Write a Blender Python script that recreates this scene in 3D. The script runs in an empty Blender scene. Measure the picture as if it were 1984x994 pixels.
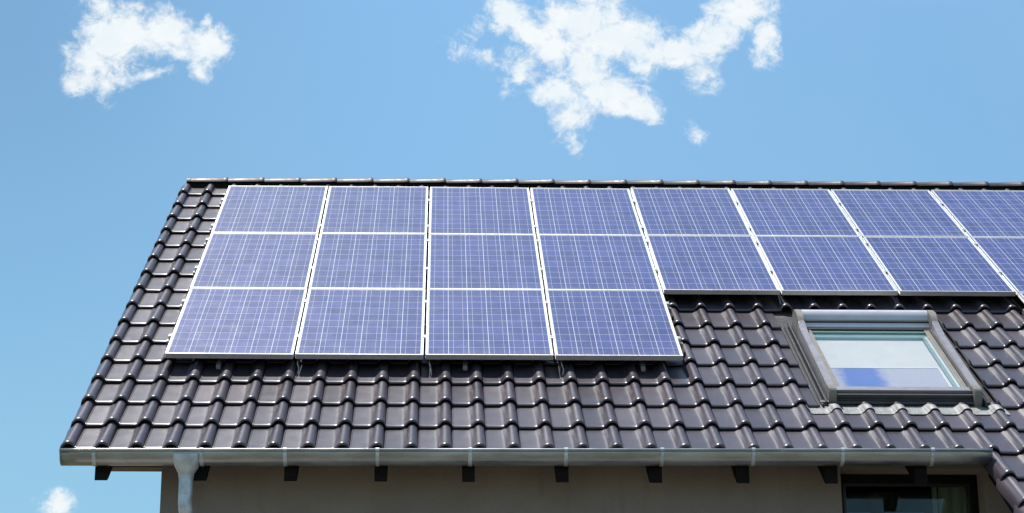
import bpy, bmesh, math, random
from mathutils import Vector, Matrix

random.seed(7)
C = bpy.context.scene.collection
scene = bpy.context.scene
R = math.radians

# ------------------------------------------------------------------ site frame
GROUND = 5.70                       # height of the panel datum above the ground
TH = R(34.4385)                     # roof pitch
ST, CT = math.sin(TH), math.cos(TH)

def W(u, v, n):                     # roof coordinates (along eave, up slope, off the slope) -> world
    return Vector((u, v * CT - n * ST, v * ST + n * CT + GROUND))

def roof_z(Y, n):                   # height of the slope layer n above depth Y
    return Y * ST / CT + n / CT + GROUND

# ------------------------------------------------------------------ camera
cam_d = bpy.data.cameras.new("camera")
cam = bpy.data.objects.new("camera", cam_d)
C.objects.link(cam)
FPX, CXP, CYP = 3999.8, 893.0, 496.84
right = Vector((0.99994053, -0.01061011, 0.00252209))
up = Vector((-0.00556884, -0.29792148, 0.95457414))
fwd = Vector((0.00937675, 0.95453141, 0.29796284))
m = Matrix((right, up, -fwd)).transposed().to_4x4()
m.translation = Vector((2.13536, -15.49534, -4.03869 + GROUND))
cam.matrix_world = m
cam_d.sensor_width = 36
cam_d.lens = FPX / 1984 * 36
cam_d.shift_x = (992 - CXP) / 1984
cam_d.shift_y = (CYP - 497) / 1984
cam_d.clip_start = 0.1
cam_d.clip_end = 6000
scene.camera = cam

# ------------------------------------------------------------------ sun, sky
SUN = Vector((-0.34, 0.30, 1.42)).normalized()
sun_d = bpy.data.lights.new("sun", 'SUN')
sun_d.energy = 4.2
sun_d.angle = R(0.5)
sun_d.color = (1.0, 0.955, 0.89)
sun = bpy.data.objects.new("sun", sun_d)
C.objects.link(sun)
sun.location = (-10, -5, 40)
sun.rotation_euler = SUN.to_track_quat('Z', 'Y').to_euler()

scene.view_settings.view_transform = 'Standard'
scene.view_settings.look = 'None'
scene.view_settings.exposure = 0.45
scene.view_settings.gamma = 1.0
scene.view_settings.use_curve_mapping = False
scene.cycles.max_bounces = 8

world = bpy.data.worlds.new("World")
scene.world = world
world.use_nodes = True

class NT:
    """small helper round a node tree"""
    def __init__(s, tree):
        s.t = tree
        s.t.nodes.clear()
    def n(s, typ, **kw):
        nd = s.t.nodes.new(typ)
        for k, v in kw.items():
            setattr(nd, k, v)
        return nd
    def link(s, a, b):
        s.t.links.new(a, b)
    def put(s, sock, v):
        if isinstance(v, bpy.types.NodeSocket):
            s.link(v, sock)
        else:
            sock.default_value = v
    def math(s, op, a, b=0.0, c=None, clamp=False):
        nd = s.n('ShaderNodeMath', operation=op, use_clamp=clamp)
        s.put(nd.inputs[0], a)
        s.put(nd.inputs[1], b)
        if c is not None:
            s.put(nd.inputs[2], c)
        return nd.outputs[0]
    def vmath(s, op, a, b=(0, 0, 0), out=0):
        nd = s.n('ShaderNodeVectorMath', operation=op)
        s.put(nd.inputs[0], a)
        s.put(nd.inputs[1], b)
        return nd.outputs[out]
    def mix(s, f, a, b, mode='MIX'):
        nd = s.n('ShaderNodeMix', data_type='RGBA', blend_type=mode)
        s.put(nd.inputs[0], f)
        s.put(nd.inputs[6], a)
        s.put(nd.inputs[7], b)
        return nd.outputs[2]
    def ramp(s, v, lo, hi, a=0.0, b=1.0, kind='SMOOTHSTEP'):
        nd = s.n('ShaderNodeMapRange', interpolation_type=kind)
        s.put(nd.inputs[0], v)
        s.put(nd.inputs[1], lo)
        s.put(nd.inputs[2], hi)
        s.put(nd.inputs[3], a)
        s.put(nd.inputs[4], b)
        return nd.outputs[0]
    def noise(s, vec, scale, detail=4.0, rough=0.5, dist=0.0, out=0):
        nd = s.n('ShaderNodeTexNoise')
        s.put(nd.inputs['Vector'], vec)
        nd.inputs['Scale'].default_value = scale
        nd.inputs['Detail'].default_value = detail
        nd.inputs['Roughness'].default_value = rough
        nd.inputs['Distortion'].default_value = dist
        return nd.outputs[out]

# the clouds live on the sky itself: compass directions (x/y, z/y) of every puff,
# (bearing, height, half width, half height, turn, weight)
def sky_dir(px, py):
    d = right * ((px - CXP) / FPX) - up * ((py - CYP) / FPX) + fwd
    return d.x / d.y, d.z / d.y

PUFFS = [
    # the bank on the left
    (205, 92, 70, 80, 10, 1.12), (255, 62, 78, 58, -15, 1.08), (318, 62, 55, 48, 30, 1.0), (170, 148, 42, 32, -35, .9),
    (404, 95, 48, 42, 0, 1.0), (392, 135, 20, 30, 0, .8), (350, 100, 50, 20, 15, .8), (300, 140, 50, 12, -15, .62),
    (205, 160, 20, 40, 0, .6), (196, 18, 40, 22, 20, .75), (398, 42, 10, 14, 0, .5), (235, 150, 40, 16, 0, .6),
    # the large bank
    (975, 22, 38, 42, 20, 1.0), (1030, 62, 60, 30, 38, 1.0), (1125, 40, 90, 55, -10, 1.15), (1200, 75, 110, 50, 5, 1.2),
    (1310, 98, 85, 38, 0, 1.15), (1385, 65, 60, 45, -35, 1.1), (1440, 25, 70, 40, 0, 1.05), (1482, 70, 30, 55, 10, .95),
    (1075, 95, 55, 45, 0, .95), (1012, 130, 54, 40, -40, .66), (1130, 130, 65, 55, 0, 1.05), (1085, 182, 60, 36, 20, 1.0),
    (1175, 175, 90, 40, 20, 1.1), (1240, 208, 52, 26, 22, 1.0), (1108, 232, 42, 44, -10, .85), (1114, 268, 16, 30, 0, .7),
    (1360, 155, 30, 26, 30, .56), (925, 48, 20, 40, 25, .36), (918, 104, 50, 18, 15, .34), (1345, 262, 34, 14, 35, .36),
    (1270, 225, 22, 10, 20, .6), (1240, 130, 36, 30, 0, .7), (1500, 105, 16, 26, 0, .7),
    # the scrap low on the left
    (112, 980, 36, 26, 20, .85), (88, 972, 22, 10, 20, .6),
]

def build_world():
    k = NT(world.node_tree)
    out = k.n('ShaderNodeOutputWorld')
    bg = k.n('ShaderNodeBackground')
    k.link(bg.outputs[0], out.inputs[0])
    sky = k.n('ShaderNodeTexSky', sky_type='NISHITA')
    sky.sun_disc = False
    sky.sun_elevation = math.asin(SUN.z)
    sky.sun_rotation = math.atan2(SUN.x, SUN.y)
    sky.altitude = 400
    sky.air_density = 1.0
    sky.dust_density = 0.35
    sky.ozone_density = 2.0
    geo = k.n('ShaderNodeTexCoord')
    d = geo.outputs['Generated']
    sep = k.n('ShaderNodeSeparateXYZ')
    k.link(d, sep.inputs[0])
    yy = k.math('MAXIMUM', sep.outputs[1], 0.02)
    comb = k.n('ShaderNodeCombineXYZ')
    k.link(k.math('DIVIDE', sep.outputs[0], yy), comb.inputs[0])
    k.link(k.math('DIVIDE', sep.outputs[2], yy), comb.inputs[1])
    p = comb.outputs[0]
    # curl the edges a little
    wob = k.noise(p, 55.0, 4.0, 0.6, out=1)
    wob = k.vmath('MULTIPLY', k.vmath('SUBTRACT', wob, (0.5, 0.5, 0.5)), (0.012, 0.012, 0.0))
    pw = k.vmath('ADD', p, wob)
    field = None
    for (px, py, rx, ry, rot, w) in PUFFS:
        a, b = sky_dir(px, py)
        mp = k.n('ShaderNodeMapping', vector_type='TEXTURE')
        k.link(pw, mp.inputs['Vector'])
        mp.inputs['Location'].default_value = (a, b, 0)
        mp.inputs['Rotation'].default_value = (0, 0, -R(rot))
        mp.inputs['Scale'].default_value = (rx * 1.25 / FPX, ry * 1.25 / FPX, 1)
        l = k.vmath('LENGTH', mp.outputs[0], out=1)
        val = k.math('MULTIPLY', k.math('SUBTRACT', 1.0, l), w)
        field = val if field is None else k.math('SMOOTH_MAX', field, val, 0.18)
    n1 = k.noise(p, 80.0, 10.0, 0.655, 0.5)
    n2 = k.noise(p, 26.0, 5.0, 0.6)
    f = k.math('ADD', field, k.math('MULTIPLY', k.math('SUBTRACT', n1, 0.52), 2.1))
    f = k.math('ADD', f, k.math('MULTIPLY', k.math('SUBTRACT', n2, 0.52), 0.9))
    n3 = k.noise(p, 230.0, 5.0, 0.6, 0.8)
    f = k.math('ADD', f, k.math('MULTIPLY', k.math('SUBTRACT', n3, 0.5), 0.75))
    dens = k.ramp(f, -0.22, 0.70)
    dens = k.math('MULTIPLY', dens, k.ramp(field, -0.25, 0.08))
    dens = k.math('MULTIPLY', dens, k.ramp(sep.outputs[1], 0.3, 0.5))
    # thin high veil elsewhere in the sky
    nv = k.noise(d, 3.2, 6.0, 0.6, 0.4)
    veil = k.math('MULTIPLY', k.ramp(nv, 0.45, 0.75), k.ramp(sep.outputs[2], 0.5, 0.68))
    veil = k.math('MULTIPLY', veil, 0.55)
    tint = k.mix(1.0, sky.outputs[0], (0.785, 0.985, 0.925, 1), 'MULTIPLY')
    low = k.ramp(sep.outputs[2], 0.10, 0.42, 0.62, 1.0, kind='LINEAR')
    left = k.math('MULTIPLY', k.ramp(sep.outputs[0], 0.02, -0.26), k.ramp(sep.outputs[2], 0.18, 0.44, 0.03, 0.26))
    low = k.math('MULTIPLY', low, k.math('SUBTRACT', 1.0, left))
    hz = k.math('MULTIPLY', k.ramp(k.noise(d, 5.0, 5.0, 0.55, 0.5), 0.35, 0.75), 0.045)
    tint = k.mix(hz, tint, (4.6, 4.8, 5.0, 1))
    tint = k.vmath('SCALE', tint)
    k.put(tint.node.inputs['Scale'], low)
    c = k.mix(veil, tint, (5.2, 5.4, 5.8, 1))
    shade = k.noise(p, 45.0, 6.0, 0.6)
    white = k.mix(k.ramp(shade, 0.3, 0.7), (4.3, 4.75, 5.05, 1), (4.85, 5.05, 5.15, 1))
    c = k.mix(dens, c, white)
    k.link(c, bg.inputs[0])
    bg.inputs[1].default_value = 0.14
build_world()

# ------------------------------------------------------------------ helpers
def new_mat(name):
    mt = bpy.data.materials.new(name)
    mt.use_nodes = True
    k = NT(mt.node_tree)
    out = k.n('ShaderNodeOutputMaterial')
    b = k.n('ShaderNodeBsdfPrincipled')
    k.link(b.outputs[0], out.inputs[0])
    return mt, k, b, out

def plain(name, col, rough=0.5, metal=0.0, var=0.12, scale=9.0, bump=0.0, coat=0.0, spec=0.5, stretch=(1, 1, 1)):
    """one colour with worn variation in tone and gloss"""
    mt, k, b, out = new_mat(name)
    tc = k.n('ShaderNodeTexCoord')
    vec = k.vmath('MULTIPLY', tc.outputs['Object'], stretch)
    nz = k.noise(vec, scale, 6.0, 0.6)
    lo = tuple(c * (1 - var) for c in col) + (1,)
    hi = tuple(min(1, c * (1 + var)) for c in col) + (1,)
    k.link(k.mix(k.ramp(nz, 0.3, 0.7), lo, hi), b.inputs['Base Color'])
    k.link(k.ramp(k.noise(vec, scale * 2.3, 4.0), 0.3, 0.7, rough * 0.85, min(1, rough * 1.15)), b.inputs['Roughness'])
    b.inputs['Metallic'].default_value = metal
    b.inputs['Specular IOR Level'].default_value = spec
    b.inputs['Coat Weight'].default_value = coat
    if bump:
        bp = k.n('ShaderNodeBump')
        bp.inputs['Strength'].default_value = bump
        bp.inputs['Distance'].default_value = 0.004
        k.link(k.noise(tc.outputs['Object'], scale * 14, 3.0), bp.inputs['Height'])
        k.link(bp.outputs[0], b.inputs['Normal'])
    return mt

class MB:
    """collects shapes and links them as ONE mesh object"""
    def __init__(s):
        s.bm = bmesh.new()
    def box(s, lo, hi, bevel=0.0):
        r = bmesh.ops.create_cube(s.bm, size=1.0)
        vs = r['verts']
        for v in vs:
            v.co = Vector([lo[i] + (v.co[i] + .5) * (hi[i] - lo[i]) for i in range(3)])
        if bevel:
            es = list({e for v in vs for e in v.link_edges})
            bmesh.ops.bevel(s.bm, geom=es, offset=bevel, segments=2, affect='EDGES', profile=0.6)
        return vs
    def prism(s, pts, axis, a, b):
        """outline pts (two coords) extruded along axis from a to b"""
        def co(p, t):
            q = list(p)
            q.insert(axis, t)
            return Vector(q)
        A = [s.bm.verts.new(co(p, a)) for p in pts]
        B = [s.bm.verts.new(co(p, b)) for p in pts]
        n = len(pts)
        for i in range(n):
            j = (i + 1) % n
            s.bm.faces.new((A[i], A[j], B[j], B[i]))
        s.bm.faces.new(A[::-1])
        s.bm.faces.new(B)
    def rings(s, rings, cap=True, closed=True):
        vr = [[s.bm.verts.new(p) for p in r] for r in rings]
        n = len(vr[0])
        for a, b in zip(vr, vr[1:]):
            for i in range(n if closed else n - 1):
                j = (i + 1) % n
                s.bm.faces.new((a[i], a[j], b[j], b[i]))
        if cap and closed:
            s.bm.faces.new(vr[0][::-1])
            s.bm.faces.new(vr[-1])
    def tube(s, path, rad, seg=12, cap=True):
        path = [Vector(p) for p in path]
        rs = rad if isinstance(rad, (list, tuple)) else [rad] * len(path)
        rings = []
        ref = Vector((0.31, 0.11, 0.94))
        for i, p in enumerate(path):
            t = (path[min(i + 1, len(path) - 1)] - path[max(i - 1, 0)]).normalized()
            x = t.cross(ref).normalized()
            y = t.cross(x).normalized()
            ref = y.cross(t).cross(t) if False else ref
            rings.append([p + (x * math.cos(2 * math.pi * q / seg) + y * math.sin(2 * math.pi * q / seg)) * rs[i]
                          for q in range(seg)])
        s.rings(rings, cap)
    def build(s, name, mat, parent=None, rot=None, loc=None, smooth=False, flat_angle=35):
        bmesh.ops.recalc_face_normals(s.bm, faces=s.bm.faces)
        me = bpy.data.meshes.new(name)
        if smooth:
            for f in s.bm.faces:
                f.smooth = True
            lim = R(flat_angle)
            for e in s.bm.edges:
                if len(e.link_faces) == 2 and e.calc_face_angle(0) > lim:
                    e.smooth = False
        s.bm.to_mesh(me)
        s.bm.free()
        for mm in (mat if isinstance(mat, (list, tuple)) else [mat]):
            me.materials.append(mm)
        o = bpy.data.objects.new(name, me)
        C.objects.link(o)
        if parent is not None:
            o.parent = parent
        if rot:
            o.rotation_euler = rot
        if loc is not None:
            o.location = loc
        return o

def empty(name, loc, rot=(0, 0, 0)):
    o = bpy.data.objects.new(name, None)
    C.objects.link(o)
    o.location = loc
    o.rotation_euler = rot
    o.empty_display_size = 0.2
    return o

def tag(o, label, cat, group=None):
    o['label'] = label
    o['category'] = cat
    if group:
        o['group'] = group
    return o

ROOF_ROT = (TH, 0, 0)

# ------------------------------------------------------------------ materials
def tile_material():
    mt, k, b, out = new_mat('glazed_tile')
    tc = k.n('ShaderNodeTexCoord')
    at = k.n('ShaderNodeAttribute', attribute_name='tint')
    ob = tc.outputs['Object']
    nz = k.noise(ob, 6.0, 6.0, 0.65)
    f = k.math('ADD', k.math('MULTIPLY', at.outputs['Fac'], 0.62), k.math('MULTIPLY', nz, 0.38))
    col = k.mix(f, (0.042, 0.031, 0.040, 1), (0.092, 0.071, 0.089, 1))
    dust = k.ramp(k.noise(k.vmath('MULTIPLY', ob, (5, 1.0, 1)), 2.5, 7.0, 0.7), 0.5, 0.85)
    col = k.mix(k.math('MULTIPLY', dust, 0.12), col, (0.16, 0.145, 0.13, 1))
    k.link(col, b.inputs['Base Color'])
    rg = k.math('ADD', k.ramp(k.noise(ob, 9.0, 4.0, 0.6), 0.3, 0.7, 0.32, 0.37), k.math('ADD', k.math('MULTIPLY', dust, 0.08), k.math('MULTIPLY', at.outputs['Fac'], 0.05)))
    k.link(rg, b.inputs['Roughness'])
    b.inputs['Specular IOR Level'].default_value = 0.5
    b.inputs['Coat Weight'].default_value = 0.18
    b.inputs['Coat Roughness'].default_value = 0.18
    bp = k.n('ShaderNodeBump')
    bp.inputs['Strength'].default_value = 0.12
    bp.inputs['Distance'].default_value = 0.003
    k.link(k.noise(ob, 12.0, 3.0, 0.5), bp.inputs['Height'])
    k.link(bp.outputs[0], b.inputs['Normal'])
    return mt

def off2(k, tc, oi):
    c = k.n('ShaderNodeCombineXYZ')
    k.link(k.math('MULTIPLY', oi.outputs['Random'], 31.0), c.inputs[0])
    return k.vmath('ADD', tc.outputs['Object'], c.outputs[0])

def cell_material():
    mt, k, b, out = new_mat('polycrystalline_cells')
    tc = k.n('ShaderNodeTexCoord')
    oi = k.n('ShaderNodeObjectInfo')
    sep = k.n('ShaderNodeSeparateXYZ')
    k.link(tc.outputs['Object'], sep.inputs[0])
    x = k.math('DIVIDE', k.math('SUBTRACT', sep.outputs[0], 0.0195), 0.1585)
    y = k.math('DIVIDE', k.math('SUBTRACT', sep.outputs[1], 0.0235), 0.1603)
    fx, fy = k.math('FRACT', x), k.math('FRACT', y)
    ix, iy = k.math('FLOOR', x), k.math('FLOOR', y)
    def edge(f, w):
        e = k.math('SUBTRACT', 0.5, k.math('ABSOLUTE', k.math('SUBTRACT', f, 0.5)))
        return k.math('LESS_THAN', e, w)
    gap = k.math('MAXIMUM', edge(fx, 0.0110), edge(fy, 0.0090))
    outside = k.math('MAXIMUM', k.math('GREATER_THAN', k.math('ABSOLUTE', k.math('SUBTRACT', x, 3.0)), 3.0),
                     k.math('GREATER_THAN', k.math('ABSOLUTE', k.math('SUBTRACT', y, 5.0)), 5.0))
    gap = k.math('MAXIMUM', gap, outside)
    def bus(c):
        return k.math('LESS_THAN', k.math('ABSOLUTE', k.math('SUBTRACT', fx, c)), 0.0056)
    bars = k.math('MAXIMUM', bus(0.25), bus(0.75))
    cid = k.n('ShaderNodeCombineXYZ')
    k.link(ix, cid.inputs[0])
    k.link(iy, cid.inputs[1])
    k.link(k.math('MULTIPLY', oi.outputs['Random'], 97.0), cid.inputs[2])
    wn = k.n('ShaderNodeTexWhiteNoise')
    k.link(cid.outputs[0], wn.inputs['Vector'])
    vo = k.n('ShaderNodeTexVoronoi')
    off = k.vmath('ADD', tc.outputs['Object'], wn.outputs['Color'])
    k.link(off, vo.inputs['Vector'])
    vo.inputs['Scale'].default_value = 55.0
    sv = k.n('ShaderNodeSeparateColor')
    k.link(vo.outputs['Color'], sv.inputs[0])
    t = k.math('ADD', k.math('MULTIPLY', wn.outputs['Value'], 0.42), k.math('MULTIPLY', sv.outputs[0], 0.40))
    t = k.math('ADD', t, k.math('MULTIPLY', oi.outputs['Random'], 0.18))
    col = k.mix(t, (0.012, 0.021, 0.125, 1), (0.060, 0.073, 0.280, 1))
    col = k.mix(bars, col, (0.66, 0.66, 0.72, 1))
    col = k.mix(gap, col, (0.84, 0.84, 0.86, 1))
    # settled dust: a faint film, thicker where rain leaves it along the lower frame
    film = k.math('ADD', k.ramp(sep.outputs[1], 0.16, 0.01, 0.0, 0.10), 0.035)
    film = k.math('MULTIPLY', film, k.ramp(k.noise(k.vmath('MULTIPLY', off2(k, tc, oi), (1.0, 0.35, 1)), 6.0, 6.0, 0.65), 0.32, 0.72, 0.2, 1.8))
    col = k.mix(film, col, (0.42, 0.40, 0.37, 1))
    k.link(col, b.inputs['Base Color'])
    b.inputs['Roughness'].default_value = 0.45
    b.inputs['Specular IOR Level'].default_value = 0.12
    b.inputs['Coat Weight'].default_value = 0.9
    b.inputs['Coat IOR'].default_value = 1.45
    k.link(k.ramp(k.noise(tc.outputs['Object'], 7.0, 5.0), 0.3, 0.7, 0.21, 0.28), b.inputs['Coat Roughness'])
    return mt

def glass_material(name, tint=(1, 1, 1), ior=1.5):
    mt = bpy.data.materials.new(name)
    mt.use_nodes = True
    k = NT(mt.node_tree)
    out = k.n('ShaderNodeOutputMaterial')
    tr = k.n('ShaderNodeBsdfTransparent')
    tr.inputs[0].default_value = (*tint, 1)
    gl = k.n('ShaderNodeBsdfGlossy')
    gl.inputs['Roughness'].default_value = 0.01
    ge = k.n('ShaderNodeNewGeometry')
    cosv = k.math('ABSOLUTE', k.vmath('DOT_PRODUCT', ge.outputs['Incoming'], ge.outputs['Normal'], out=1))
    fres = k.math('ADD', 0.04, k.math('MULTIPLY', 0.96, k.math('POWER', k.math('SUBTRACT', 1.0, cosv), 5.0)))
    mx = k.n('ShaderNodeMixShader')
    tc = k.n('ShaderNodeTexCoord')
    smear = k.ramp(k.noise(tc.outputs['Object'], 5.0, 6.0, 0.6), 0.35, 0.75, 0.9, 1.15)
    k.link(k.math('MULTIPLY', fres, smear, clamp=True), mx.inputs[0])
    k.link(tr.outputs[0], mx.inputs[1])
    k.link(gl.outputs[0], mx.inputs[2])
    k.link(mx.outputs[0], out.inputs[0])
    return mt

def wall_material():
    mt, k, b, out = new_mat('scratch_render')
    tc = k.n('ShaderNodeTexCoord')
    ob = tc.outputs['Object']
    col = k.mix(k.ramp(k.noise(ob, 1.3, 6.0, 0.6), 0.3, 0.7), (0.265, 0.218, 0.188, 1), (0.335, 0.278, 0.242, 1))
    run = k.ramp(k.noise(k.vmath('MULTIPLY', ob, (5.0, 5.0, 0.5)), 2.2, 6.0, 0.65), 0.5, 0.8, 0.0, 0.30)
    col = k.mix(run, col, (0.12, 0.10, 0.085, 1))
    grain = k.ramp(k.noise(ob, 160.0, 2.0, 0.5), 0.3, 0.7, 0.0, 0.22)
    col = k.mix(grain, col, (0.10, 0.085, 0.07, 1))
    k.link(col, b.inputs['Base Color'])
    b.inputs['Roughness'].default_value = 0.9
    bp = k.n('ShaderNodeBump')
    bp.inputs['Strength'].default_value = 0.6
    bp.inputs['Distance'].default_value = 0.006
    k.link(k.noise(k.vmath('MULTIPLY', ob, (0.35, 1, 1)), 90.0, 3.0), bp.inputs['Height'])
    k.link(bp.outputs[0], b.inputs['Normal'])
    return mt

def zinc_material():
    mt, k, b, out = new_mat('weathered_zinc')
    tc = k.n('ShaderNodeTexCoord')
    ob = tc.outputs['Object']
    a = k.ramp(k.noise(k.vmath('MULTIPLY', ob, (0.7, 3, 3)), 2.4, 7.0, 0.65), 0.3, 0.72)
    col = k.mix(a, (0.30, 0.31, 0.32, 1), (0.55, 0.57, 0.59, 1))
    st = k.ramp(k.noise(k.vmath('MULTIPLY', ob, (4, 1, 0.6)), 6.0, 5.0, 0.7), 0.6, 0.75)
    col = k.mix(k.math('MULTIPLY', st, 0.35), col, (0.5, 0.5, 0.48, 1))
    k.link(col, b.inputs['Base Color'])
    b.inputs['Metallic'].default_value = 0.85
    k.link(k.ramp(a, 0, 1, 0.28, 0.42), b.inputs['Roughness'])
    return mt

M = dict(
    tile=tile_material(),
    ridge=plain('matt_ridge_tile', (0.050, 0.042, 0.050), 0.46, 0, 0.2, 8, spec=0.3),
    cells=cell_material(),
    wall=wall_material(),
    zinc=zinc_material(),
    galv=plain('galvanised_steel', (0.60, 0.63, 0.66), 0.45, 0.4, 0.2, 14),
    alu=plain('anodised_frame', (0.66, 0.66, 0.67), 0.45, 0.9, 0.05, 20),
    clamp=plain('bright_clamp', (0.78, 0.77, 0.74), 0.35, 0.4, 0.08, 20),
    rail=plain('mill_aluminium', (0.45, 0.45, 0.46), 0.4, 0.7, 0.1, 12),
    timber=plain('dark_timber', (0.012, 0.0105, 0.010), 0.75, 0, 0.3, 5, 0.3, spec=0.15, stretch=(1, 6, 6)),
    soffit=plain('soffit_board', (0.055, 0.045, 0.038), 0.65, 0, 0.25, 6, 0.2, stretch=(1, 5, 5)),
    plate=plain('brown_plate', (0.15, 0.115, 0.085), 0.7, 0, 0.2, 7, 0.3),
    cover=plain('grey_lacquered_cover', (0.30, 0.285, 0.31), 0.40, 0.3, 0.06, 8),
    hood=plain('pale_shutter_box', (0.62, 0.60, 0.64), 0.42, 0.2, 0.04, 6),
    cap=plain('moulded_end_cap', (0.22, 0.20, 0.175), 0.5, 0.1, 0.08, 10),
    covdark=plain('dark_rail_slot_shade', (0.06, 0.058, 0.06), 0.5, 0.2, 0.1, 10),
    rubber=plain('black_gasket', (0.012, 0.012, 0.013), 0.6, 0, 0.1, 20),
    flash=plain('grey_flashing', (0.085, 0.083, 0.088), 0.42, 0.5, 0.15, 10, 0.1),
    lead=plain('dressed_lead', (0.27, 0.27, 0.265), 0.6, 0.2, 0.22, 18, 0.2),
    teal=plain('teal_tinted_rail', (0.22, 0.40, 0.38), 0.35, 0, 0.08, 10),
    blind=plain('white_blind', (0.62, 0.61, 0.61), 0.8, 0, 0.03, 5),
    sashw=plain('white_sash', (0.72, 0.74, 0.75), 0.4, 0, 0.04, 8),
    blackfr=plain('black_window_frame', (0.005, 0.005, 0.006), 0.5, 0, 0.2, 10, spec=0.2),
    curtain=plain('grey_green_curtain', (0.32, 0.34, 0.29), 0.85, 0, 0.12, 14, stretch=(6, 1, 1)),
    room=plain('dim_room', (0.10, 0.09, 0.08), 0.9, 0, 0.2, 3),
    bluerefl=plain('painted_blue_reflection', (0.10, 0.22, 0.62), 0.8, 0, 0.1, 12),
    cable=plain('cable_sheath', (0.42, 0.40, 0.36), 0.45, 0, 0.1, 30),
    pane=glass_material('clear_pane', (0.975, 0.985, 0.98)),
    darkpane=glass_material('facade_pane', (0.80, 0.86, 0.82)),
)

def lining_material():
    mt, k, b, out = new_mat('lining_with_sky_reflection')
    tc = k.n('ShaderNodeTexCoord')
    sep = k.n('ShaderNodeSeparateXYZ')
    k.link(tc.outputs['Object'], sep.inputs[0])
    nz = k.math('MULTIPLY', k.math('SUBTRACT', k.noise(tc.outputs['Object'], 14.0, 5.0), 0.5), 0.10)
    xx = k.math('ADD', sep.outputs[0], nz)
    mask = k.math('MULTIPLY', k.ramp(xx, 0.02, 0.14), k.ramp(xx, 0.33, 0.46, 1, 0))  # soft blue patch: the pane's sky reflection painted into the lining colour
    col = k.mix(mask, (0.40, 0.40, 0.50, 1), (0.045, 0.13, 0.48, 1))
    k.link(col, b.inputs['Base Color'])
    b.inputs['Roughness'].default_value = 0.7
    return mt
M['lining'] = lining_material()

# ------------------------------------------------------------------ ground
def ground_material():
    mt, k, b, out = new_mat('lawn_ground')
    tc = k.n('ShaderNodeTexCoord')
    ob = tc.outputs['Object']
    a = k.ramp(k.noise(ob, 0.25, 6.0, 0.6), 0.35, 0.7)
    g = k.mix(k.ramp(k.noise(ob, 9.0, 5.0), 0.3, 0.7), (0.065, 0.066, 0.034, 1), (0.10, 0.092, 0.055, 1))
    k.link(k.mix(a, g, (0.145, 0.125, 0.10, 1)), b.inputs['Base Color'])
    b.inputs['Roughness'].default_value = 0.95
    return mt
mb = MB()
NG = 24
gv = [[mb.bm.verts.new(((i / NG - .5) * 5000, (j / NG - .5) * 5000, 0)) for j in range(NG + 1)] for i in range(NG + 1)]
for i in range(NG):
    for j in range(NG):
        mb.bm.faces.new((gv[i][j], gv[i + 1][j], gv[i + 1][j + 1], gv[i][j + 1]))
g = mb.build('ground', ground_material())
g['kind'] = 'structure'

# unseen paved sheet along the facade, added to throw light up to the eaves
mb = MB()
mb.box((-2.5, -3.2, 0.0), (12.0, -0.92, 0.05))
t = mb.build('bounce_pavement', plain('bounce_slabs', (0.24, 0.215, 0.19), 0.85, 0, 0.15, 3, 0.3))
t['kind'] = 'structure'

# ------------------------------------------------------------------ the house
WALL_Y = -0.90          # front face of the wall
WL, WR = 0.139, 9.2     # gable ends
RIDGE_V = 5.50
RIDGE_Y = RIDGE_V * CT + 0.15 * ST
BACK_Y = 2 * RIDGE_Y - WALL_Y
house = empty('house', (WL, WALL_Y, 0))
tag(house, 'house with brown rendered wall, dark glazed tile roof, zinc gutter and a roof window', 'house')
H0 = Vector((WL, WALL_Y, 0))

def hb(mbo, name, mat, parent=None, **kw):          # a part drawn in world coordinates
    o = mbo.build(name, mat, parent or house, **kw)
    if parent is None:
        o.location = -H0
    return o

def rb(mbo, name, mat, parent=None, origin=(0, 0, 0), **kw):   # a part drawn in roof coordinates
    o = mbo.build(name, mat, parent or house, **kw)
    if parent is None:
        o.location = W(*origin) - H0
        o.rotation_euler = ROOF_ROT
    else:
        o.location = origin
    return o

# --- walls: front with the window opening, two gables, back
WIN = (5.010, 6.042, GROUND - 2.45, GROUND - 1.066)
T = 0.36
top_f = roof_z(WALL_Y, -0.225)
mb = MB()
mb.box((WL, WALL_Y, -.3), (WIN[0], WALL_Y + T, top_f))
mb.box((WIN[1], WALL_Y, -.3), (WR, WALL_Y + T, top_f))
mb.box((WIN[0], WALL_Y, -.3), (WIN[1], WALL_Y + T, WIN[2]))
mb.box((WIN[0], WALL_Y, WIN[3]), (WIN[1], WALL_Y + T, top_f))
mb.box((WL, BACK_Y - T, -.3), (WR, BACK_Y, top_f))
apex = roof_z(RIDGE_Y, -0.225)
for a, b in ((WL, WL + T), (WR - T, WR)):
    s0, s1 = WALL_Y + T, BACK_Y - T
    zt = roof_z(s0, -0.225)
    mb.prism([(s0, -.3), (s1, -.3), (s1, zt), (RIDGE_Y, apex), (s0, zt)], 0, a, b)
bmesh.ops.remove_doubles(mb.bm, verts=mb.bm.verts, dist=1e-5)
wall = hb(mb, 'wall', M['wall'])
# storey floor inside keeps the rooms apart and dark
mb = MB()
mb.box((WL + T, WALL_Y + T, GROUND - 3.0), (WR - T, BACK_Y - T, GROUND - 2.75))
hb(mb, 'floor_slab', M['room'])

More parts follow.
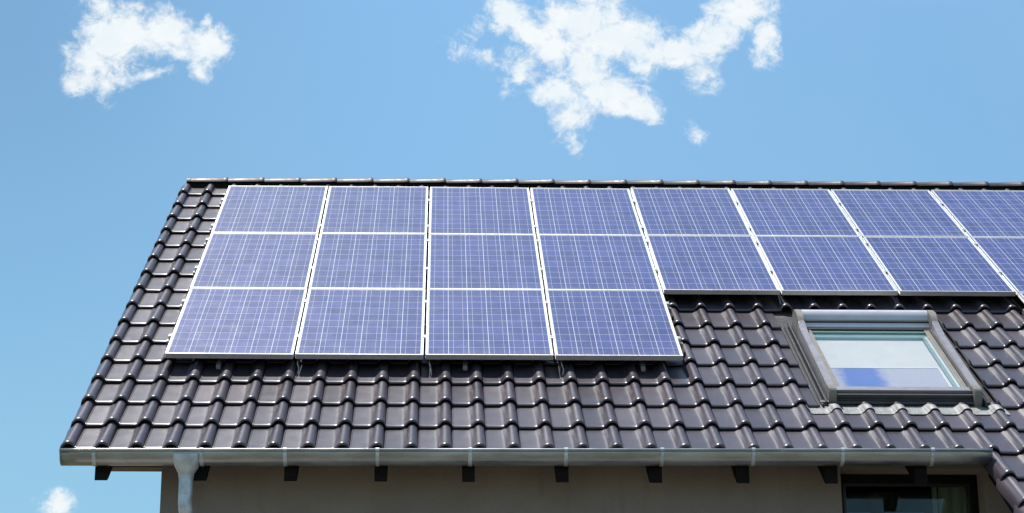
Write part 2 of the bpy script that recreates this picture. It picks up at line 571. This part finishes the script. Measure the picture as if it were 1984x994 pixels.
# --- roof tiles: every tile a curved shell with a rounded nose, all of one mesh
PT, GAUGE = 0.2410, 0.4476
U0, V0, PAN = -0.478, -1.605, -0.157
RR = 0.0425
def roll_profile(full_left=True):
    p = []
    p += [(-.1985, -.004), (-.1945, .0005), (-.1925, .0060), (-.1885, .0060), (-.186, .0008), (-.17, 0), (-.12, 0), (-.085, .0),
          (-.070, .0010), (-.061, .0032), (-.0535, .0085), (-.0475, .0155)]
    for a in (154, 140, 124, 107, 90, 74, 58, 42, 27, 14, 3):
        p.append((RR * math.cos(R(a)), .003 + RR * math.sin(R(a))))
    p += [(.0432, -.006), (.0435, -.014)]
    return p
PROFILE = roll_profile()
# stations up the tile: (distance from nose, drop, bulge)
STN = [(0.035, -.0185, 0), (0.004, -.0180, 0), (0.0, -.0140, 0.2), (0.0018, -.0092, .6), (0.0060, -.0056, .9), (0.013, -.0028, 1.0),
       (0.021, -.0010, 1.0), (0.030, -.0001, .85), (0.040, 0, .5), (0.055, 0, .15), (0.08, 0, 0), (0.16, 0, 0), (0.24, 0, 0), (0.32, 0, 0),
       (0.39, 0, 0), (0.45, 0, 0), (0.515, 0, 0)]
HOLE_U, HOLE_K = (4.945, 6.285), (2, 6)
LOW_U0 = 24.5                        # from this column on the slope runs on below the eave
tile_mb = MB()
tint = tile_mb.bm.faces.layers.float.new('tint')

def add_tile(ci, k, clip=None, verge=False):
    c = U0 + ci * PT + random.gauss(0, .0008)
    v0 = V0 + k * GAUGE + random.gauss(0, .0018)
    dn = random.gauss(0, .0010)
    skew = random.gauss(0, .0020)
    tn = random.random()
    prof = [(c + s, n) for s, n in PROFILE]
    if verge:
        prof = [(c - .060, -.075), (c - .060, -.01)] + [(c + s, n) for s, n in PROFILE if s > -.052]
    if clip:
        lo, hi = clip
        q = []
        for (a, na), (b, nb) in zip(prof, prof[1:]):
            ta, tb = 0.0, 1.0
            if b - a > 1e-9:
                ta = max(0.0, (lo - a) / (b - a))
                tb = min(1.0, (hi - a) / (b - a))
            elif a < lo or a > hi:
                continue
            if ta >= tb:
                continue
            P = lambda t: (a + (b - a) * t, na + (nb - na) * t)
            if not q or (Vector(q[-1]) - Vector(P(ta))).length > 1e-6:
                q.append(P(ta))
            q.append(P(tb))
        prof = q
        if len(prof) < 2:
            return
    rows = []
    vmax = RIDGE_V - 0.015
    for (dv, drop, bul) in STN:
        v = min(v0 + dv, vmax)
        lift = 0.0265 * (1 - dv / GAUGE) + dn
        r = []
        for (u, n) in prof:
            hh = max(n, 0.0) / .0455
            tap = 1.035 - .14 * min(1, dv / .45) + .055 * bul      # the roll narrows towards its head, flares at the nose
            sl = u - c
            on_roll = -.052 < sl < .046
            u_ = c + sl * tap if on_roll else u
            nn = (n * tap if on_roll else n) + drop + lift + bul * .0012
            if -.075 < sl < -.052:
                u_ = u - .010 * min(1, max(0, (dv - .2) / .2)) + .0035 * (1 - tap)
            r.append(tile_mb.bm.verts.new((u_, v + skew * (u - c) / .1, PAN + nn)))
        rows.append(r)
    for a, b in zip(rows, rows[1:]):
        for i in range(len(prof) - 1):
            f = tile_mb.bm.faces.new((a[i], a[i + 1], b[i + 1], b[i]))
            f[tint] = tn

NCOL = 42
for k in range(16):
    for ci in range(NCOL):
        c = U0 + ci * PT
        lo, hi = c - .2, c + .045
        if HOLE_K[0] <= k <= HOLE_K[1]:
            h0, h1 = HOLE_U
            if lo >= h0 and hi <= h1:
                continue
            if lo < h0 < hi:
                add_tile(ci, k, (-9, h0))
                continue
            if lo < h1 < hi:
                add_tile(ci, k, (h1, 99))
                continue
        add_tile(ci, k, verge=(ci == 0))
for k in range(-5, 0):
    for ci in range(27, NCOL):
        add_tile(ci, k, verge=(ci == 27))
roof = rb(tile_mb, 'roof', M['tile'], smooth=True, flat_angle=50)

# boarding under the tiles, the far slope, and the lower slope over the projecting room
mb = MB()
UR = U0 + (NCOL - 1) * PT + .04
n1, n0 = PAN - .012, -0.212
def slab(u0, u1, v0, v1):
    mb.box((u0, v0, n0), (u1, v1, n1))
hu0, hu1, hv0, hv1 = HOLE_U[0] + .06, HOLE_U[1] - .06, V0 + 2 * GAUGE + .12, V0 + 6 * GAUGE + .30
slab(U0 - .05, hu0, V0 + .06, RIDGE_V - .02)
slab(hu1, UR, V0 + .06, RIDGE_V - .02)
slab(hu0, hu1, V0 + .06, hv0)
slab(hu0, hu1, hv1, RIDGE_V - .02)
slab(6.0, UR, V0 - 5 * GAUGE + .06, V0 + .06)
bmesh.ops.remove_doubles(mb.bm, verts=mb.bm.verts, dist=1e-5)
rb(mb, 'roof_boarding', M['soffit'], parent=roof)
mb = MB()
zR = roof_z(RIDGE_Y, PAN)
zE = roof_z(WALL_Y - .4, PAN)
mb.prism([(RIDGE_Y + .02, zR), (BACK_Y + .4, zE), (BACK_Y + .4, zE - .06), (RIDGE_Y + .02, zR - .06)], 0, U0 - .06, UR)
far = mb.build('far_slope', M['tile'], house)
far.location = -H0

# ridge tiles: tapered half rounds, each lapping over the next
def ridge_cap(u0, u1, first=False):
    mb = MB()
    rings = []
    L = u1 - u0
    st = [(0, .083), (.02, .084), (L - .05, .0925), (L - .045, .096), (L - .012, .098), (L, .095), (L + .001, .082)]
    if first:
        st = [(-.004, .070), (0, .088), (.035, .090), (.037, .085)] + st[2:]
    for x, r in st:
        rings.append([(x, -r * math.cos(R(a)) * 1.02, r * math.sin(R(a))) for a in range(16, 166, 9)])
    mb.rings(rings, cap=False, closed=False)
    if first:
        bmesh.ops.contextual_create(mb.bm, geom=list(mb.bm.verts[:17]))
    return mb
ridge_c = Vector((0, RIDGE_Y, roof_z(RIDGE_Y, PAN) + .004)) 
edges = [-.486, -.069] + [-.069 + .3735 * i for i in range(1, 26)]
cap_mesh = None
inv = (Matrix.Translation(W(0, 0, 0)) @ Matrix.Rotation(TH, 4, 'X')).inverted()
for i, (a, b) in enumerate(zip(edges, edges[1:])):
    if i == 0:
        o = ridge_cap(a, b).build('ridge_cap', M['ridge'], roof, smooth=True) if False else ridge_cap(0, b - a, True).build('ridge_cap', M['ridge'], roof, smooth=True)
    elif cap_mesh is None:
        o = ridge_cap(0, b - a + .03).build('ridge_cap', M['ridge'], roof, smooth=True)
        cap_mesh = o.data
    else:
        o = bpy.data.objects.new('ridge_cap', cap_mesh)
        C.objects.link(o)
        o.parent = roof
    x = a if i == 0 else a - .03
    o.matrix_local = inv @ Matrix.Translation(ridge_c + Vector((x, 0, random.gauss(0, .0012)))) @ Matrix.Rotation(random.gauss(0, .003), 4, 'Y') @ Matrix.Rotation(random.gauss(0, .006), 4, 'Z')

mb = MB()
mb.box((-.455, RIDGE_Y - .055, roof_z(RIDGE_Y, PAN) - .07), (UR - .02, RIDGE_Y + .055, roof_z(RIDGE_Y, PAN) + .055))
o = mb.build('ridge_board', M['timber'], roof)
o.matrix_local = inv

# --- rafter tails, wall plate, verge board of the lower slope
def rafter(u, w=0.088):
    mb = MB()
    y0 = -1.215
    y1 = WALL_Y + .25
    zt, zb = -0.214, -0.343
    pts = [(y0, roof_z(y0, zt)), (y1, roof_z(y1, zt)), (y1, roof_z(y1, zb)), (y0 + .055, roof_z(y0 + .055, zb)), (y0, roof_z(y0, zb) + .012)]
    mb.prism(pts, 0, u - w / 2, u + w / 2)
    return hb(mb, 'rafter', M['timber'])
RAFT = [-.240, .452, 1.085, 1.717, 2.333, 2.992, 3.648, 4.262, 4.884, 5.515]
for u in RAFT:
    rafter(u)
mb = MB()
mb.box((-.285, WALL_Y + .004, GROUND - 1.079), (WL - .002, WALL_Y + .155, GROUND - .955))
hb(mb, 'wall_plate', M['plate'])
mb = MB()
mb.box((U0 - .028 + 27 * PT, V0 - 5 * GAUGE + .04, -.30), (U0 + 27 * PT, V0 - .02, PAN - .014))
rb(mb, 'verge_board', M['timber'])

# projecting room under the lower slope
yl = (V0 - 5 * GAUGE) * CT + .35
mb = MB()
pts = [(WALL_Y - .002, -.3), (WALL_Y - .002, roof_z(WALL_Y, -.225)), (yl, roof_z(yl, -.225)), (yl, -.3)]
mb.prism(pts, 0, 6.42, WR - .3)
hb(mb, 'projecting_room', M['wall'])

# --- gutter with brackets
GF, GB = -1.385, -1.222
GR = (GB - GF) / 2
def gz(u):
    return GROUND - 1.058 + (u + .51) * 0.0047
def gutter_ring(u, dr=0.0):
    z = gz(u)
    r = GR + dr
    pts = []
    yc = (GF + GB) / 2
    # rolled front bead
    for a in range(-60, 241, 30):
        pts.append((u, GF - .007 + (.0105 + dr) * math.cos(R(a)), z + (.0105 + dr) * math.sin(R(a))))
    for a in range(180, 361, 10):
        yy = yc + r * math.cos(R(a))
        zz = z - .012 + (r * 1.0) * math.sin(R(a))
        pts.append((u, yy, zz))
    pts.append((u, GB + dr, z + .02))
    return pts
GL, GRt = -.508, 5.985
mb = MB()
N = 44
mb.rings([gutter_ring(GL + (GRt - GL) * i / N) for i in range(N + 1)], cap=False, closed=False)
for u in (GL + .001, GRt - .001):
    r = gutter_ring(u)
    vs = [mb.bm.verts.new(p) for p in r[11:]]
    mb.bm.faces.new(vs)
gutter = hb(mb, 'gutter', M['zinc'], smooth=True, flat_angle=60)
sol = gutter.modifiers.new('thickness', 'SOLIDIFY')
sol.thickness = .0015
for u in (-.272, .475, 1.055, 1.697, 2.342, 3.010, 3.679, 4.316, 4.939, 5.566):
    mb = MB()
    w = .013
    A = gutter_ring(u - w, .0035)[11:]
    B = gutter_ring(u + w, .0035)[11:]
    mb.rings([A, B], cap=False, closed=False)
    # folded nose over the front bead
    z = gz(u)
    nose = []
    for x in (u - w, u + w):
        nose.append([(x, GF - .007 + .0148 * math.cos(R(a)), z + .0148 * math.sin(R(a))) for a in range(-20, 221, 30)])
    mb.rings(nose, cap=False, closed=False)
    mb.box((u - .010, GF - .0085, z - .042), (u + .010, GF - .0015, z - .022), .002)
    mb.build('gutter_bracket', M['galv'], gutter, smooth=True)

for u in (2.02, 4.52):
    mb = MB()
    mb.rings([gutter_ring(u - .022, .0022), gutter_ring(u + .022, .0022)], cap=False, closed=False)
    mb.build('gutter_joint', M['zinc'], gutter, smooth=True)

# --- downpipe: funnel outlet, swan neck back to the wall
fu, fy = .367, -1.318
mb = MB()
def rrect(cx, cy, z, hx, hy, pw, n=28):
    r = []
    for i in range(n):
        a = 2 * math.pi * i / n
        c, s_ = math.cos(a), math.sin(a)
        r.append((cx + hx * math.copysign(abs(c) ** (2 / pw), c), cy + hy * math.copysign(abs(s_) ** (2 / pw), s_), z))
    return r
zt = GROUND - 1.0835
mb.rings([rrect(fu, fy, zt + .004, .090, .082, 5), rrect(fu, fy, zt, .0965, .089, 5), rrect(fu, fy, zt - .035, .094, .087, 4.5), rrect(fu, fy + .004, zt - .080, .079, .074, 3.4),
          rrect(fu, fy + .008, zt - .12, .056, .056, 2.3), rrect(fu, fy + .010, zt - .142, .0525, .0525, 2), rrect(fu, fy + .010, zt - .158, .0525, .0525, 2)])
path = []
y0 = fy + .010
for i in range(5):
    path.append((fu, y0, GROUND - 1.215 - i * .050))
cz = GROUND - 1.415
for i in range(1, 8):
    a = R(55) * i / 7
    path.append((fu + .002 * i, y0 + .12 * (1 - math.cos(a)), cz - .12 * math.sin(a)))
a = R(55)
p1 = Vector(path[-1])
dirv = Vector((0, math.sin(a), -math.cos(a)))
p2 = p1 + dirv * .28
for i in range(1, 5):
    path.append(tuple(p1 + dirv * .07 * i))
c2 = p2
for i in range(1, 8):
    b = a * (1 - i / 7)
    path.append((p2.x, p2.y + .12 * (math.cos(b) - math.cos(a)), p2.z - .12 * (math.sin(a) - math.sin(b))))
end = path[-1]
path.append((end[0], end[1], 0.05))
mbp = MB()
mbp.tube(path, .0485, 24)
downpipe = hb(mbp, 'downpipe', M['galv'], smooth=True)
mb.build('funnel', M['galv'], downpipe, smooth=True, flat_angle=40)
mb = MB()
q1, q2 = p1 - dirv * .035, p1 - dirv * .02
mb.tube([q1 + Vector((0, -.004, .0)), q1 + dirv * .008, q2], [.0495, .052, .0505], 24, cap=False)
mb.build('seam_ring', M['galv'], downpipe, smooth=True)

# ------------------------------------------------------------------ roof window
SU0, SU1 = 5.035, 6.182
rw = empty('roof_window', W(SU0, -.70, 0) - H0, ROOF_ROT)
rw.parent = house
SO = Vector((-SU0, .70, 0))
def sb(mbo, name, mat, **kw):
    o = mbo.build(name, mat, rw, **kw)
    o.location = SO
    return o
SB, STP = -.665, .98          # lower and upper end
# flashing tray and ribbed side flashing
mb = MB()
mb.box((HOLE_U[0] - .02, SB - .02, PAN - .008), (SU0 + .0, STP + .42, PAN - .002))
mb.box((SU1, SB - .02, PAN - .008), (HOLE_U[1] + .02, STP + .42, PAN - .002))
mb.box((SU0, STP + .0, PAN - .008), (SU1, STP + .42, PAN - .002))
for x, h in ((HOLE_U[0] + .012, .022), (HOLE_U[0] + .040, .030), (SU0 - .022, .055), (SU1 + .022, .055), (HOLE_U[1] - .03, .028)):
    mb.tube([(x, SB - .03, PAN + h - .006), (x, STP + .18, PAN + h - .006)], .0085, 8)
    mb.box((x - .003, SB - .03, PAN - .004), (x + .003, STP + .18, PAN + h - .008))
sb(mb, 'flashing', M['flash'], smooth=True)
# side covers: box profile whose top follows the hood down to a rounded lower end
def side_cover(u0, u1, name='side_cover'):
    mb = MB()
    pts = [(STP - .17, PAN), (STP - .17, .022), (STP - .22, .006), (STP - .30, -.008), (STP - .40, -.014), (SB + .11, -.022), (SB + .11, PAN)]
    vs0 = len(mb.bm.verts)
    mb.prism(pts, 0, u0, u1)
    es = [e for e in mb.bm.edges if abs(e.verts[0].co.x - e.verts[1].co.x) < 1e-6 and max(e.verts[0].co.z, e.verts[1].co.z) > PAN + .01]
    bmesh.ops.bevel(mb.bm, geom=es, offset=.006, segments=2, affect='EDGES')
    o = sb(mb, name, M['cover'], smooth=True)
    return o
def end_piece(u0, u1):
    mb = MB()
    r = .062
    pts = [(SB + .108, PAN), (SB + .108, -.019)]
    for a in range(80, -1, -10):
        pts.append((SB + .062 - r * math.cos(R(a)) * 1.0, -.021 - r + r * math.sin(R(a))))
    pts.append((SB, PAN))
    mb.prism(pts, 0, u0 - .001, u1 + .001)
    es = [e for e in mb.bm.edges if abs(e.verts[0].co.x - e.verts[1].co.x) < 1e-6]
    bmesh.ops.bevel(mb.bm, geom=es, offset=.004, segments=2, affect='EDGES')
    return mb
def upper_cap(u0, u1):
    mb = MB()
    pts = [(STP - .168, PAN), (STP - .168, .020), (STP - .14, .036), (STP - .10, .048), (STP - .05, .054), (STP, .052), (STP + .05, .040), (STP + .085, .012), (STP + .10, -.03), (STP + .10, PAN)]
    mb.prism(pts, 0, u0, u1)
    es = [e for e in mb.bm.edges if abs(e.verts[0].co.x - e.verts[1].co.x) < 1e-6]
    bmesh.ops.bevel(mb.bm, geom=es, offset=.005, segments=2, affect='EDGES')
    return mb
CW = .056
for a, b in ((SU0, SU0 + CW), (SU1 - CW, SU1)):
    sc_ = side_cover(a, b)
    mb = end_piece(a, b)
    mb.build('end_cap', M['cap'], rw, smooth=True).location = SO
    mb = upper_cap(a, b)
    mb.build('hood_cap', M['cap'], rw, smooth=True).location = SO
iu0, iu1 = SU0 + CW + .001, SU1 - CW - .001
# hood (shutter box) between the caps
mb = MB()
pts = [(STP - .062, PAN), (STP - .062, -.012), (STP - .058, -.004), (STP - .035, .022), (STP - .005, .041), (STP + .025, .047), (STP + .055, .034), (STP + .088, .0), (STP + .09, PAN)]
mb.prism(pts, 0, iu0, iu1)
sb(mb, 'hood', M['hood'], smooth=True)
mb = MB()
mb.box((iu0, STP - .082, -.08), (iu1, STP - .0625, -.0135))  # solid dark bar, its colour stands for the shade in the slot
sb(mb, 'slot_shade_bar', M['covdark'])
mb = MB()
mb.prism([(STP - .122, -.08), (STP - .122, -.051), (STP - .116, -.045), (STP - .090, -.028), (STP - .086, -.030), (STP - .086, -.08)], 0, iu0, iu1)
sb(mb, 'front_slat', M['hood'])
mb = MB()
mb.box((iu0, STP - .150, -.092), (iu1, STP - .123, -.060), .002)
sb(mb, 'gasket', M['rubber'])
# sash rails either side and at the bottom
GU0, GU1, GV0, GV1 = 5.148, 6.072, -.50, STP - .160
for a, b in ((iu0, iu0 + .012), (iu1 - .012, iu1)):
    mb = MB()
    mb.box((a, GV0 - .06, PAN + .03), (b, GV1, -.052), .002)
    sb(mb, 'guide_rail', M['rubber'])
for a, b in ((iu0 + .013, GU0), (GU1, iu1 - .013)):
    mb = MB()
    mb.box((a, GV0, PAN + .03), (b, GV1, -.064), .002)
    sb(mb, 'sash', M['cap'])
mb = MB()
mb.box((iu0, GV0 - .075, PAN + .02), (iu1, GV0, -.056), .004)
sb(mb, 'bottom_cover', M['cover'])
mb = MB()
mb.box((iu0, GV0 - .115, PAN + .01), (iu1, GV0 - .076, -.078), .006)
mb.box((iu0, GV0 - .135, PAN - .005), (iu1, GV0 - .116, -.110), .004)
sb(mb, 'bottom_rail', M['covdark'])
mb = MB()
mb.box((GU0 + .001, GV0 + .001, -.0705), (GU1 - .001, GV1, -.067))
sb(mb, 'pane', M['pane'])
mb = MB()
mb.box((GU0 + .001, GV1 - .030, -.108), (GU1 - .001, GV1 - .001, -.074), .002)
mb.box((GU0 + .001, GV1 - .105, -.116), (GU1 - .001, GV1 - .036, -.090), .004)
mb.box((GU1 - .034, GV0 + .001, -.108), (GU1 - .022, GV1 - .110, -.080), .002)
sb(mb, 'blind_rail', M['teal'])
mb = MB()
mb.box((GU0 + .001, .085, -.118), (GU1 - .036, GV1 - .10, -.112))
sb(mb, 'blind', M['blind'])
mb = MB()
mb.box((GU0 + .001, .055, -.118), (GU1 - .036, .0845, -.1118))
mb.box((GU1 - .020, GV0 + .001, -.112), (GU1 - .001, GV1 - .116, -.078), .002)
mb.box((GU1 - .060, GV0 + .001, -.126), (GU1 - .036, .054, -.110), .002)
sb(mb, 'blind_bar', M['sashw'])
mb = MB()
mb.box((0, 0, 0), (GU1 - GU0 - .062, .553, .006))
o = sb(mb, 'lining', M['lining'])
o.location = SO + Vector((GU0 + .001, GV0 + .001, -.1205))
mb = MB()
mb.box((GU0 - .05, GV0 - .05, -.165), (GU1 + .05, GV1 + .05, -.150))
sb(mb, 'back_board', M['room'])
# lead apron dressed over the rolls
mb = MB()
rows = []
us = []
u = HOLE_U[0] - .10
while u < HOLE_U[1] + .06:
    us.append(u)
    u += .004
def tile_n(u, k_frac):
    ci = round((u - U0) / PT)
    best = -9
    for c_ in (ci, ci + 1):
        s = u - (U0 + c_ * PT)
        for (a, na), (b, nb) in zip(PROFILE, PROFILE[1:]):
            if a <= s <= b and b > a:
                best = max(best, na + (nb - na) * (s - a) / (b - a))
    return max(best, -.004)
aprv = [(-.845, .0075), (-.843, .0095), (-.80, .010), (-.75, .0085), (-.70, .007), (-.665, .006), (-.64, .006)]
for j, (v, off) in enumerate(aprv):
    r = []
    for i, u in enumerate(us):
        base = tile_n(u, 0)
        fl = 1.0 if v < -.74 else max(.35, 1 - (v + .74) * 6)
        lift = 0.027 * (1 - (v - (V0 + GAUGE)) / GAUGE)
        wr = .0004 * math.sin(u * 190 + 3 * math.sin(u * 41)) * (1 if base < .004 else .3)
        vv = v - .012 * (1 - min(1, max(0, base) / .03)) * (1 if j < 2 else 0)
        r.append((u, vv, PAN + base * fl + lift + off + wr))
    rows.append(r)
mb.rings(rows, cap=False, closed=False)
o = sb(mb, 'apron', M['lead'], smooth=True)
mb = MB()
mb.box((HOLE_U[0] + .03, -.66, PAN + .018), (HOLE_U[1] - .02, -.615, PAN + .036), .006)
sb(mb, 'apron_upstand', M['flash'], smooth=True)

# ------------------------------------------------------------------ facade window
fw = empty('window', Vector((WIN[0], WALL_Y + .19, WIN[2])) - H0)
fw.parent = house
FO = -Vector((WIN[0], WALL_Y + .19, WIN[2]))
def fb(mbo, name, mat, **kw):
    o = mbo.build(name, mat, fw, **kw)
    o.location = FO
    return o
fy0 = WALL_Y + .19
mb = MB()
x0, x1, z0, z1 = WIN
fwid = .052
mb.box((x0 + .001, fy0, z0 + .001), (x0 + fwid, fy0 + .07, z1 - .001), .003)
mb.box((x1 - fwid, fy0, z0 + .001), (x1 - .001, fy0 + .07, z1 - .001), .003)
mb.box((x0 + fwid, fy0, z1 - fwid - .01), (x1 - fwid, fy0 + .07, z1 - .001), .003)
mb.box((x0 + fwid, fy0, z0 + .001), (x1 - fwid, fy0 + .07, z0 + fwid), .003)
fb(mb, 'frame', M['blackfr'])
mb = MB()
sx0, sx1, sz0, sz1 = x0 + fwid + .001, x1 - fwid - .001, z0 + fwid + .001, z1 - fwid - .011
sw = .020
mb.box((sx0, fy0 + .012, sz0), (sx0 + sw, fy0 + .06, sz1), .002)
mb.box((sx1 - sw, fy0 + .012, sz0), (sx1, fy0 + .06, sz1), .002)
mb.box((sx0 + sw, fy0 + .012, sz1 - sw), (sx1 - sw, fy0 + .06, sz1), .002)
mb.box((sx0 + sw, fy0 + .012, sz0), (sx1 - sw, fy0 + .06, sz0 + sw), .002)
fb(mb, 'sash', plain('charcoal_sash', (.022, .024, .023), .35, 0, .1, 9))
mb = MB()
mb.box((sx0 + sw, fy0 + .03, sz0 + sw), (sx1 - sw, fy0 + .036, sz1 - sw))
fb(mb, 'pane', M['darkpane'])
# curtain gathered at the right, folded net at the middle
mb = MB()
def cloth(xa, xb, y, za, zb, amp, waves, n=60):
    rows = []
    for z in (zb, za):
        rows.append([(xa + (xb - xa) * i / n, y + amp * math.sin(waves * 2 * math.pi * i / n) + .3 * amp * math.sin(waves * 5.1 * i / n), z) for i in range(n + 1)])
    mb.rings(rows, cap=False, closed=False)
cloth(5.78, 6.03, fy0 + .13, z0, z1 - .02, .006, 3)
mb.box((5.735, fy0 + .10, z0), (5.765, fy0 + .14, z1 - .02), .002)
fb(mb, 'curtain', M['curtain'], smooth=True)
mb = MB()
cloth(5.30, 5.52, fy0 + .22, z0, z1 - .09, .018, 5)
fb(mb, 'net_curtain', plain('dim_net', (.05, .06, .07), .9, 0, .3, 25, stretch=(5, 1, 1)), smooth=True)
mb = MB()
mb.box((5.07, fy0 + .10, z1 - .42), (5.27, fy0 + .105, z1 - .262), .001)
mb.box((5.38, fy0 + .10, z1 - .42), (5.66, fy0 + .105, z1 - .262), .001)
fb(mb, 'blue_reflection', M['bluerefl'])  # flat blue sheets stand in for the blue reflected in the pane

# ------------------------------------------------------------------ solar panels
PW, PL, GAPU, GAPV, PH = 0.990, 1.650, 0.018, 0.006, 0.040
def frame_mesh():
    mb = MB()
    # mitred aluminium profile with two grooves on its outer face: (inward offset, height)
    prof = [(0, 0), (.0115, 0), (.0115, -.004), (.002, -.006), (.002, -.036), (.024, -.036), (.024, -.040), (0, -.040),
            (0, -.0295), (.0022, -.0285), (.0022, -.0265), (0, -.0255), (0, -.0165), (.0022, -.0155), (.0022, -.0125), (0, -.0115)]
    cs = [(0, 0, 1, 1), (PW, 0, -1, 1), (PW, PL, -1, -1), (0, PL, 1, -1)]
    rings = [[(x + sx * o, y + sy * o, z) for (o, z) in prof] for (x, y, sx, sy) in cs]
    mb.rings(rings + [rings[0]], cap=False)
    bmesh.ops.remove_doubles(mb.bm, verts=mb.bm.verts, dist=1e-6)
    return mb
def make_panel():
    root = empty('solar_panel', (0, 0, 0), ROOF_ROT)
    frame_mesh().build('frame', M['alu'], root)
    mb = MB()
    mb.box((.0118, .0118, -.0085), (PW - .0118, PL - .0118, -.0042))
    mb.build('cell_sheet', M['cells'], root)
    mb = MB()
    mb.box((PW / 2 - .055, PL - .20, -.030), (PW / 2 + .055, PL - .10, -.0087), .004)
    mb.build('junction_box', M['rubber'], root)
    return root
proto = None
def place_panel(i, j, label):
    global proto
    if proto is None:
        proto = r = make_panel()
    else:
        r = proto.copy()
        C.objects.link(r)
        for ch in proto.children:
            c = ch.copy()
            C.objects.link(c)
            c.parent = r
    r.location = W(i * (PW + GAPU) + random.gauss(0, .0008), j * (PL + GAPV) + random.gauss(0, .0006), random.gauss(0, .0006))
    r.rotation_euler = (TH + random.gauss(0, .0010), random.gauss(0, .0012), 0)
    tag(r, label, 'solar panel', 'blue solar panels on the tiled roof')
ORD = ['leftmost', 'second from the left', 'third from the left', 'fourth from the left', 'fifth from the left',
       'sixth from the left', 'seventh from the left', 'eighth, cut by the photo edge']
for i in range(8):
    place_panel(i, 2, 'solar panel in the top row under the ridge, ' + ORD[i])
for i in range(8):
    place_panel(i, 1, 'solar panel in the middle row, ' + ORD[i])
for i in range(4):
    place_panel(i, 0, 'solar panel in the lowest row of four, ' + (ORD[i] if i < 3 else 'rightmost, next to the open tiles'))
place_panel(7, 0, 'solar panel of the lowest row right of the roof window, only its corner showing')

# ------------------------------------------------------------------ mounting rails with clamps and hooks
RAILS = [(.423, 0, 4, 'under the lower half of the lowest row of four panels'),
         (1.300, 0, 4, 'under the upper half of the lowest row of four panels'),
         (2.228, 0, 8, 'under the lower half of the middle panel row'),
         (3.090, 0, 8, 'under the upper half of the middle panel row'),
         (3.560, 0, 8, 'under the lower half of the top panel row'),
         (4.460, 0, 8, 'under the upper half of the top panel row'),
         (.423, 7, 8, 'under the single panel right of the roof window, lower one'),
         (1.300, 7, 8, 'under the single panel right of the roof window, upper one')]
def clamp_mesh(end):
    mb = MB()
    if end:
        mb.box((-.004, -.024, -.042), (.020, .024, .0035), .002)
        mb.box((.0185, -.024, .0004), (.030, .024, .0038), .001)
    else:
        mb.box((-.018, -.030, .0006), (.018, .030, .0042), .0012)
        mb.box((-.0065, -.026, -.042), (.0065, .026, .0008))
    mb.tube([(0 if not end else .008, 0, .003), (0 if not end else .008, 0, .0095)], .0065, 8)
    return mb
mid = end = None
for (v, i0, i1, where) in RAILS:
    ua = i0 * (PW + GAPU) - .045
    ub = i1 * (PW + GAPU) - GAPU + .045
    root = empty('mounting_rail', W(ua, v, 0), ROOF_ROT)
    tag(root, 'aluminium rail with clamps ' + where, 'mounting rail', 'aluminium rails under the solar panels')
    mb = MB()
    L = ub - ua
    prof = [(-.018, -.043), (-.006, -.043), (-.006, -.050), (.006, -.050), (.006, -.043), (.018, -.043), (.018, -.082), (-.018, -.082)]
    mb.prism(prof, 0, 0, L)
    mb.build('rail', M['rail'], root)
    for i in range(i0, i1 + 1):
        is_end = i in (i0, i1)
        src = end if is_end else mid
        if src is None:
            src = clamp_mesh(is_end).build('clamp', M['clamp'])
            data = src.data
            bpy.data.objects.remove(src)
            if is_end:
                end = data
            else:
                mid = data
            src = data
        o = bpy.data.objects.new('clamp', src)
        C.objects.link(o)
        o.parent = root
        if i == i0:
            o.location = (i * (PW + GAPU) - ua - .021, 0, 0)
        elif i == i1:
            o.location = (i * (PW + GAPU) - GAPU - ua + .021, 0, 0)
            o.rotation_euler = (0, 0, math.pi)
        else:
            o.location = (i * (PW + GAPU) - GAPU / 2 - ua, 0, 0)
    hooks = [.411, 2.323, 3.705] if (v < .5 and i0 == 0) else [ua + .5 + 1.21 * q for q in range(int((ub - ua) / 1.21) + 1)]
    for u in hooks:
        if u > ub:
            continue
        mb = MB()
        low = -.455 if (v < .5 and i0 == 0) else -.2
        mb.box((u - ua - .017, low, -.092), (u - ua + .017, .02, -.084), .001)
        mb.box((u - ua - .017, low, -.112), (u - ua + .017, low + .012, -.0925), .001)
        mb.box((u - ua - .017, low - .0, -.118), (u - ua + .017, low + .18, -.1122), .001)
        mb.build('roof_hook', M['rail'], root)

# ------------------------------------------------------------------ cables showing under the panel edge
def cable(pts, label):
    mb = MB()
    P = [W(*p) for p in pts]
    o0 = P[0]
    # smooth the path
    fine = []
    for i in range(len(P) - 1):
        a = P[max(i - 1, 0)]; b = P[i]; c = P[i + 1]; d = P[min(i + 2, len(P) - 1)]
        for q in range(6):
            t = q / 6
            fine.append(.5 * ((2 * b) + (c - a) * t + (2 * a - 5 * b + 4 * c - d) * t * t + (3 * b - a - 3 * c + d) * t ** 3) - o0)
    fine.append(P[-1] - o0)
    mb.tube(fine, .0042, 8)
    o = mb.build('cable', M['cable'], smooth=True)
    o.location = o0
    tag(o, label, 'cable', 'cables hanging under the solar panels')
for u, dx, lab in ((1.020, .004, 'thin pale cable hanging below the gap between the first and second lowest panels'),
                   (2.052, -.006, 'thin pale cable hanging below the gap between the second and third lowest panels'),
                   (3.062, .010, 'thin pale cable hanging below the gap between the third and fourth lowest panels')):
    cable([(u, .32, -.06), (u + dx, .06, -.07), (u + dx, -.02, -.072), (u + .012 + dx, -.055, -.10), (u + .010, -.10, -.142), (u + .004, -.02, -.150), (u, .25, -.150)], lab)
cable([(5.02, 1.98, -.06), (5.025, 1.70, -.08), (5.03, 1.62, -.12), (5.02, 1.55, -.146), (5.0, 1.72, -.148)], 'thin pale cable hanging below the middle row, above the left end of the roof window')
